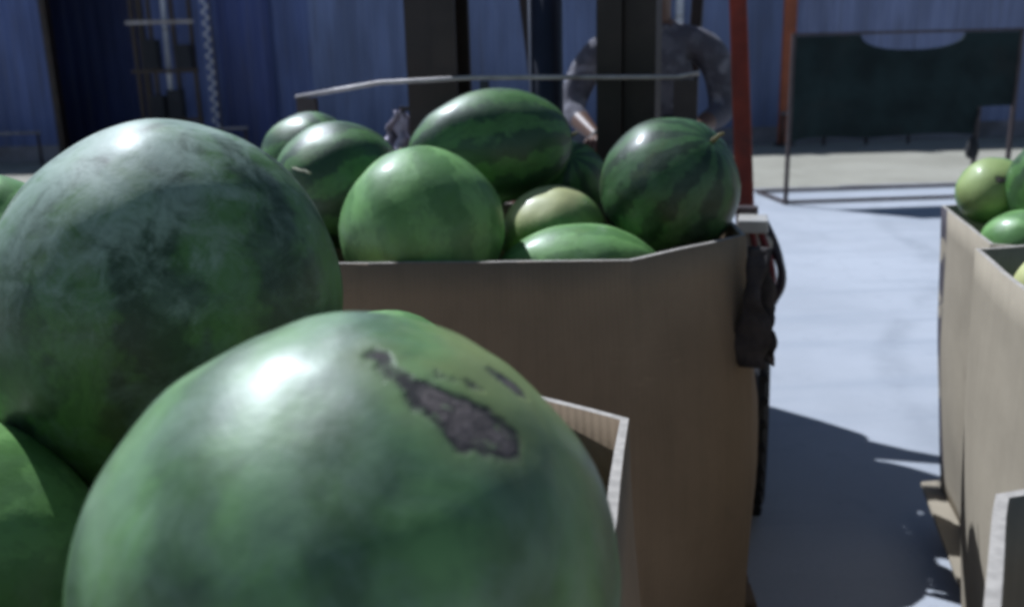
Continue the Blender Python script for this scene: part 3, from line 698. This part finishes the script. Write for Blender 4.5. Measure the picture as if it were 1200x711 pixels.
# carriage, forks, load backrest
b = MB(); b.box(-0.55, 0.45, -0.14, -0.09, 0.20, 0.32); b.box(-0.55, 0.45, -0.14, -0.09, 0.52, 0.62); b.box(-0.33, -0.27, -0.139, -0.091, 0.321, 0.519); b.box(0.20, 0.26, -0.139, -0.091, 0.321, 0.519)
b.bevel(0.006, 1).build('carriage', 'dark_steel', fk)
for x_ in (-0.33, 0.17):
    b = MB(); b.prism([(-0.142, 0.66), (-0.18, 0.66), (-0.185, 0.10), (-0.70, 0.085), (-1.10, 0.065), (-1.12, 0.055), (-1.10, 0.045), (-0.15, 0.045), (-0.142, 0.06)], 'x', x_-0.055, x_+0.055)
    b.bevel(0.004, 1).build('fork', 'dark_steel', fk)
BL, BRt = -0.717, 0.488
pts = [(BL, -0.165, 1.395), (BL+0.15, -0.165, 1.415), (-0.44, -0.165, 1.432), (-0.16, -0.165, 1.440), (0.06, -0.165, 1.436), (BRt-0.06, -0.165, 1.428), (BRt, -0.165, 1.438)]
b = MB(); b.tube(pts, 0.0068, 12)
b.build('backrest_top_bar', 'bar_steel', fk, True)
b = MB(); b.box(BL+0.004, BL+0.066, -0.175, -0.155, 0.60, 1.392); b.build('backrest_bar', 'frame_steel', fk)
b = MB(); b.box(BRt-0.068, BRt-0.004, -0.175, -0.155, 0.60, 1.42); b.build('backrest_bar', 'frame_steel', fk)
for x_ in (-0.118,):
    b = MB(); b.box(x_-0.012, x_+0.012, -0.172, -0.158, 0.60, 1.430); b.build('backrest_bar', 'cylinder', fk)
b = MB(); b.box(BL+0.067, BRt-0.069, -0.1549, -0.1405, 0.56, 0.63); b.build('backrest_foot_bar', 'frame_steel', fk)
# chassis and body
b = MB(); b.box(XB-0.40, XB+0.40, 0.13, 1.30, 0.16, 0.50); b.bevel(0.02).build('chassis', 'counterweight', fk)
b = MB(); b.box(XB-0.50, XB+0.50, 0.58, 0.86, 0.44, 0.56); b.bevel(0.015).build('step_floor', 'counterweight', fk)
b = MB(); b.prism([(0.24, 0.51), (0.50, 0.51), (0.50, 0.98), (0.45, 1.05), (0.38, 1.05), (0.28, 0.92)], 'x', XB-0.43, XB+0.43); b.bevel(0.02).build('dash_cowl', 'orange', fk)
for s_ in (-1, 1):
    pr = []
    for i in range(13):
        a_ = math.pi*(0.02+0.96*i/12); pr.append((0.22+0.395*math.cos(a_), 0.32+0.395*math.sin(a_)))
    for i in reversed(range(13)):
        a_ = math.pi*(0.02+0.96*i/12); pr.append((0.22+0.365*math.cos(a_), 0.32+0.365*math.sin(a_)))
    xs = sorted((XB+s_*0.44, XB+s_*0.62))
    b = MB(); b.prism(pr, 'x', xs[0], xs[1]); b.build('front_fender', 'counterweight', fk)
b = MB(); b.prism([(0.88, 0.51), (1.31, 0.51), (1.31, 0.94), (0.94, 0.93), (0.88, 0.84)], 'x', XB-0.37, XB+0.37); b.bevel(0.025).build('engine_hood', 'orange', fk)
b = MB(); b.prism([(XB+0.36, 1.32), (XB+0.34, 1.38), (XB+0.18, 1.50), (XB+0.02, 1.57), (XB-0.14, 1.57), (XB-0.28, 1.50), (XB-0.38, 1.38), (XB-0.40, 1.32)], 'z', 0.20, 1.04); b.bevel(0.03, 3).build('counterweight', 'counterweight', fk)
def wheel(x, y, rad, wid, nm):
    t = MB(); hw = wid/2
    t.lathe((x, y, rad), (1, 0, 0), [(rad*0.58, -hw*0.95), (rad*0.90, -hw), (rad*0.975, -hw*0.86), (rad, -hw*0.6), (rad, hw*0.6), (rad*0.975, hw*0.86), (rad*0.90, hw), (rad*0.58, hw*0.95)], 48)
    o = t.build(nm, 'black', fk, False)
    t = MB()
    for k in range(28):
        a = 2*math.pi*k/28
        c_ = Vector((0, math.cos(a), math.sin(a))); tt = Vector((0, -math.sin(a), math.cos(a)))
        for s_ in (-1, 1):
            p0 = Vector((x+s_*hw*0.06, y, rad))+c_*(rad*0.999)+tt*0.012*s_; p1 = Vector((x+s_*hw*0.92, y, rad))+c_*(rad*0.985)-tt*0.02*s_
            t.bar(p0, p1, 0.022, 0.022)
    t.build('tread', 'black', o)
    t = MB(); t.lathe((x, y, rad), (1, 0, 0), [(rad*0.10, -hw*0.9), (rad*0.50, -hw*0.7), (rad*0.575, -hw*0.96), (rad*0.575, hw*0.96), (rad*0.50, hw*0.7), (rad*0.10, hw*0.9)], 32)
    t.build('rim', 'grey_steel', o)
for s_ in (-1, 1):
    wheel(XB+s_*0.545, 0.22, 0.32, 0.22, 'front_wheel')
wheel(XB-0.04, 1.32, 0.22, 0.17, 'rear_wheel')
# overhead guard
def post(p, q, w1=0.062, w2=0.055, nm='guard_post'):
    b = MB(); b.bar(p, q, w1, w2); b.bevel(0.008).build(nm, 'orange', fk)
post((0.650, 0.24, 0.56), (0.530, 0.99, 2.13)); post((-0.52, 0.24, 0.56), (-0.655, 0.99, 2.13))
def rear_post(p, q):
    b = MB(); b.bar(p, q, 0.05, 0.045); b.bevel(0.006).build('guard_post', 'dark_steel', fk)
rear_post((0.36, 1.30, 0.95), (0.40, 1.42, 2.13)); rear_post((-0.26, 1.30, 0.95), (-0.42, 1.42, 2.13))
b = MB(); b.box(-0.69, 0.57, 0.96, 1.03, 2.131, 2.19); b.box(-0.47, 0.45, 1.39, 1.45, 2.131, 2.19); b.box(-0.53, -0.46, 1.031, 1.389, 2.131, 2.19); b.box(0.44, 0.51, 1.031, 1.389, 2.131, 2.19)
b.bevel(0.008).build('guard_frame', 'orange', fk)
for i in range(7):
    x_ = -0.38+0.125*i
    b = MB(); b.box(x_-0.015, x_+0.015, 1.031, 1.389, 2.145, 2.175); b.build('guard_roof_bar', 'orange', fk)
# seat, wheel, levers, lamps, hoses
b = MB(); b.box(XB-0.10, XB+0.36, 0.90, 1.28, 0.945, 1.03); b.bevel(0.03, 3).build('seat', 'vinyl', fk, True)
b = MB(); b.prism([(1.22, 1.031), (1.31, 1.031), (1.40, 1.44), (1.33, 1.46)], 'x', XB-0.08, XB+0.34); b.bevel(0.03, 3).build('seat_back', 'vinyl', fk, True)
b = MB(); b.ring((0.20, 0.62, 1.16), (0, -0.75, 0.9), 0.165, 0.014, 40, 8); b.tube([(0.20, 0.62, 1.16), (0.20, 0.47, 1.02)], 0.022, 12)
b.bar((0.04, 0.62, 1.16), (0.36, 0.62, 1.16), 0.02, 0.015)
b.build('steering_wheel', 'black', fk, True)
for k in range(3):
    b = MB(); b.tube([(0.40+0.04*k, 0.44, 1.04), (0.41+0.04*k, 0.52, 1.20)], 0.007, 8); b.lathe((0.41+0.04*k, 0.52, 1.21), (0, 0, 1), [(0.008, -0.02), (0.018, 0), (0.014, 0.015)], 12); b.build('lever', 'black', fk, True)
for s_, x_ in ((1, 0.655), (-1, -0.54)):
    b = MB(); b.lathe((x_, 0.17, 0.90), (0, -1, 0), [(0.02, -0.10), (0.05, -0.07), (0.062, 0.0), (0.066, 0.03)], 20); b.build('headlamp', 'frame_steel', fk, True)
    b = MB(); b.lathe((x_, 0.17, 0.90), (0, -1, 0), [(0.058, 0.031), (0.05, 0.038), (0.02, 0.043)], 20); b.build('headlamp_lens', 'lens', fk, True)
    b = MB(); b.bar((x_, 0.24, 0.90), (x_, 0.27, 0.80), 0.03, 0.02); b.bar((x_, 0.27, 0.80), (x_-s_*0.02, 0.27, 0.60), 0.03, 0.02); b.build('lamp_bracket', 'frame_steel', fk)
def loop(p0, p1, sag, out, n=14):
    p0, p1 = Vector(p0), Vector(p1); r_ = []
    for i in range(n+1):
        t_ = i/n; k = math.sin(math.pi*t_)
        p = p0.lerp(p1, t_); r_.append(p+Vector((out*k, -0.02*k, -sag*k)))
    return r_
for p0, p1, sag, out, mt_, rad in (((0.665, 0.17, 0.98), (0.665, 0.11, 0.70), 0.03, 0.075, 'dark_hose', 0.013), ((0.655, 0.15, 0.985), (0.655, 0.09, 0.74), 0.05, 0.055, 'red_hose', 0.012),
                                   ((0.635, 0.13, 0.99), (0.625, 0.07, 0.66), 0.06, 0.045, 'red_hose', 0.010), ((0.675, 0.18, 0.99), (0.625, 0.13, 0.60), 0.00, 0.085, 'dark_hose', 0.012)):
    b = MB(); b.tube(loop(p0, p1, sag, out), rad, 10); b.build('hydraulic_hose', mt_, fk, True)
b = MB(); b.box(0.60, 0.69, 0.07, 0.20, 0.96, 1.0); b.bevel(0.006).build('hose_manifold', 'lens', fk)
b = MB(); b.box(0.595, 0.66, 0.205, 0.26, 0.74, 1.02); b.bevel(0.006).build('manifold_bracket', 'frame_steel', fk)

# ------------------------------------------------------------------ cloths hanging on the forklift
def rag(name, label, loc, W, Hh, mat, seed, rotz=0):
    bm = bmesh.new(); nx, nz = 22, 26; g = []
    for i in range(nz+1):
        v = i/nz; row = []
        for j in range(nx+1):
            u = j/nx-0.5
            wd = W*(0.25+0.75*min(1, v*1.6))*(1-0.35*max(0, v-0.7))
            fold = 0.035*math.sin(u*15+seed+v*2)*(0.4+v)+0.03*noise.noise(Vector((u*5+seed, v*4, 1.0)))
            row.append(bm.verts.new((u*wd+0.03*noise.noise(Vector((v*5, seed, u*2))), fold, -Hh*v-0.05*abs(u)*v+0.04*noise.noise(Vector((u*6, v*1.5, seed)))*v)))
        g.append(row)
    for i in range(nz):
        for j in range(nx): bm.faces.new((g[i][j], g[i][j+1], g[i+1][j+1], g[i+1][j]))
    me = bpy.data.meshes.new(name); bm.to_mesh(me); bm.free()
    o = link(name, me, mat, None, True, loc, rotz)
    md = o.modifiers.new('thick', 'SOLIDIFY'); md.thickness = 0.004
    return o
fm = Matrix.Translation(FK_LOC) @ Matrix.Rotation(FK_ROT, 4, 'Z')
tag(rag('hanging_rag', 'crumpled lilac grey rag hanging on the left side of the dark mast', fm @ Vector((-0.45, 0.0, 1.345)), 0.15, 0.20, 'rag', 3.0, FK_ROT), 'crumpled lilac grey rag hanging on the left side of the dark mast', 'rag')
b = MB(); b.bar((-0.45, 0.0, 1.35), (-0.399, 0.0, 1.35), 0.012, 0.012); b.build('rag_hook', 'dark_steel', fk)
tag(rag('hanging_rag', '', (0.520, 1.838, 1.085), 0.06, 0.24, 'rag_dark', 8.0, R(40)), 'grimy brown rag hanging over the right rim of the shaded bin', 'rag')

# ------------------------------------------------------------------ driver
def person():
    J = {}; E_ = []; Rr = {}
    def v(n, p, r, par=None):
        J[n] = Vector(p); Rr[n] = r
        if par: E_.append((par, n))
    sx, sy = 0.235, 1.11
    v('pelvis', (sx, sy, 1.105), (0.17, 0.16)); v('waist', (sx, sy+0.0, 1.245), (0.185, 0.17), 'pelvis'); v('chest', (sx+0.005, sy-0.03, 1.425), (0.20, 0.195), 'waist')
    v('upper', (sx+0.01, sy-0.05, 1.545), (0.15, 0.14), 'chest'); v('neck', (sx+0.01, sy-0.06, 1.645), (0.056, 0.056), 'upper'); v('jaw', (sx+0.01, sy-0.085, 1.720), (0.066, 0.072), 'neck')
    v('head', (sx+0.01, sy-0.085, 1.805), (0.078, 0.096), 'jaw'); v('crown', (sx+0.01, sy-0.075, 1.880), (0.062, 0.078), 'head')
    for s_, k in ((-1, 'l'), (1, 'r')):
        v(k+'clav', (sx+s_*0.11, sy-0.045, 1.560), (0.085, 0.085), 'upper'); v(k+'sh', (sx+s_*0.225, sy-0.04, 1.530), (0.078, 0.080), k+'clav')
        el = (sx-0.330, sy-0.12, 1.30) if s_ < 0 else (sx+0.285, sy-0.08, 1.28)
        v(k+'mid', tuple((Vector(J[k+'sh'])+Vector(el))/2+Vector((s_*0.02, 0, 0.0))), (0.070, 0.070), k+'sh')
        v(k+'el', el, (0.060, 0.060), k+'mid')
        wr = (sx-0.175, sy-0.375, 1.20) if s_ < 0 else (sx+0.145, sy-0.375, 1.20)
        v(k+'fa', tuple(Vector(el).lerp(Vector(wr), 0.4)), (0.043, 0.043), k+'el'); v(k+'wr', wr, (0.028, 0.022), k+'fa')
        palm = Vector(wr)+Vector((-s_*0.01, -0.075, -0.005)); v(k+'palm', palm, (0.036, 0.018), k+'wr')
        for f in range(4):
            bx = palm+Vector((s_*(-0.03+0.02*f), -0.03, 0.004)); ln = (0.9, 1.0, 0.95, 0.75)[f]
            v(k+'f%da' % f, bx, (0.0095, 0.0095), k+'palm'); v(k+'f%db' % f, bx+Vector((0, -0.036*ln, -0.002)), (0.009, 0.009), k+'f%da' % f)
            v(k+'f%dc' % f, bx+Vector((0, -0.044*ln, -0.032)), (0.0085, 0.0085), k+'f%db' % f); v(k+'f%dd' % f, bx+Vector((0, -0.022*ln, -0.048)), (0.0075, 0.0075), k+'f%dc' % f)
        tb = palm+Vector((-s_*0.036, 0.012, -0.005)); v(k+'ta', tb, (0.012, 0.012), k+'palm'); v(k+'tb', tb+Vector((-s_*0.016, -0.03, -0.016)), (0.0105, 0.0105), k+'ta'); v(k+'tc', tb+Vector((-s_*0.006, -0.045, -0.034)), (0.0085, 0.0085), k+'tb')
        v(k+'hip', (sx+s_*0.095, sy-0.05, 1.100), (0.09, 0.085), 'pelvis'); v(k+'th', (sx+s_*0.125, sy-0.25, 1.110), (0.08, 0.078), k+'hip'); v(k+'kn', (sx+s_*0.145, sy-0.45, 1.075), (0.06, 0.06), k+'th')
        v(k+'cf', (sx+s_*0.145, sy-0.42, 0.87), (0.058, 0.06), k+'kn'); v(k+'an', (sx+s_*0.14, sy-0.40, 0.655), (0.04, 0.042), k+'cf'); v(k+'ht', (sx+s_*0.14, sy-0.46, 0.605), (0.042, 0.036), k+'an'); v(k+'toe', (sx+s_*0.145, sy-0.58, 0.595), (0.042, 0.026), k+'ht')
    names = list(J); idx = {n: i for i, n in enumerate(names)}
    me = bpy.data.meshes.new('person'); me.from_pydata([J[n] for n in names], [(idx[a], idx[b_]) for a, b_ in E_], [])
    o = bpy.data.objects.new('person', me); C.objects.link(o)
    sk = o.modifiers.new('skin', 'SKIN'); sk.use_smooth_shade = True; sk.branch_smoothing = 0.3
    ss = o.modifiers.new('sub', 'SUBSURF'); ss.levels = 2; ss.render_levels = 2
    for i, n in enumerate(names):
        sv = me.skin_vertices[0].data[i]; sv.radius = Rr[n]; sv.use_root = (n == 'pelvis')
    bpy.context.view_layer.update()
    dg = bpy.context.evaluated_depsgraph_get()
    nm = bpy.data.meshes.new_from_object(o.evaluated_get(dg)); nm.name = 'person'
    o.modifiers.clear(); o.data = nm
    nm.materials.clear()
    for k in ('shirt', 'trousers', 'skin', 'shoe'): nm.materials.append(M[k])
    seg = []
    def cls(a, b_):
        n = b_
        if n in ('waist', 'chest', 'upper') or n[1:] in ('clav', 'sh', 'mid', 'el', 'fa'): return 0
        if n[1:] in ('hip', 'th', 'kn', 'cf', 'an'): return 1
        if n[1:] in ('ht', 'toe'): return 3
        return 2
    for a, b_ in E_: seg.append((J[a], J[b_], cls(a, b_)))
    for p in nm.polygons:
        c = p.center; best = (9, 0)
        for A, B, k in seg:
            d = B-A; t = max(0, min(1, (c-A).dot(d)/max(d.length_squared, 1e-9))); L = (c-A-d*t).length
            if L < best[0]: best = (L, k)
        k = best[1]
        if k == 2 and c.z < 1.60 and c.z > 1.47 and abs(c.x-sx) < 0.2 and c.y > sy-0.2: k = 0
        if k == 0 and c.z < 1.10: k = 1
        p.material_index = k; p.use_smooth = True
    o.location = FK_LOC; o.rotation_euler.z = FK_ROT
    # hair, ears, nose, eyes as small children
    hx, hy = sx+0.01, sy-0.085
    b = MB(); bm = b.bm
    for i in range(9):
        pass
    bmesh.ops.create_uvsphere(bm, u_segments=28, v_segments=16, radius=1.0)
    for v_ in list(bm.verts):
        if v_.co.z < -0.15 or (v_.co.y < -0.35 and v_.co.z < 0.42): bm.verts.remove(v_)
    for v_ in bm.verts:
        k = 1+0.05*noise.noise(v_.co*5)
        v_.co = Vector((hx+v_.co.x*0.088*k, hy+0.008+v_.co.y*0.108*k, 1.820+v_.co.z*0.105*k))
    b.build('hair', 'hair', o, True)
    b = MB(); b.tube([(hx, hy-0.090, 1.820), (hx, hy-0.108, 1.790), (hx, hy-0.118, 1.770), (hx, hy-0.092, 1.760)], [0.008, 0.012, 0.017, 0.01], 10); b.build('nose', 'skin', o, True)
    for s_ in (-1, 1):
        b = MB(); b.lathe((hx+s_*0.081, hy+0.005, 1.790), (s_, -0.3, 0), [(0.012, -0.006), (0.03, 0.0), (0.028, 0.01), (0.012, 0.008)], 14); b.build('ear', 'skin', o, True)
        b = MB(); b.lathe((hx+s_*0.032, hy-0.083, 1.810), (0, -1, 0), [(0.013, -0.01), (0.012, 0.004), (0.004, 0.009)], 12); b.build('eye', 'black', o, True)
    b = MB(); b.tube([(hx-0.026, hy-0.079, 1.727), (hx, hy-0.090, 1.725), (hx+0.026, hy-0.079, 1.727)], [0.003, 0.007, 0.003], 8); b.build('mouth', 'red_hose', o, True)
    b = MB(); b.ring((sx+0.01, sy-0.055, 1.620), (0, -0.25, 1), 0.066, 0.014, 24, 8); b.build('collar', 'shirt', o, True)
    return tag(o, 'seated driver in a grey shirt with both hands on the forklift wheel', 'person')
person()
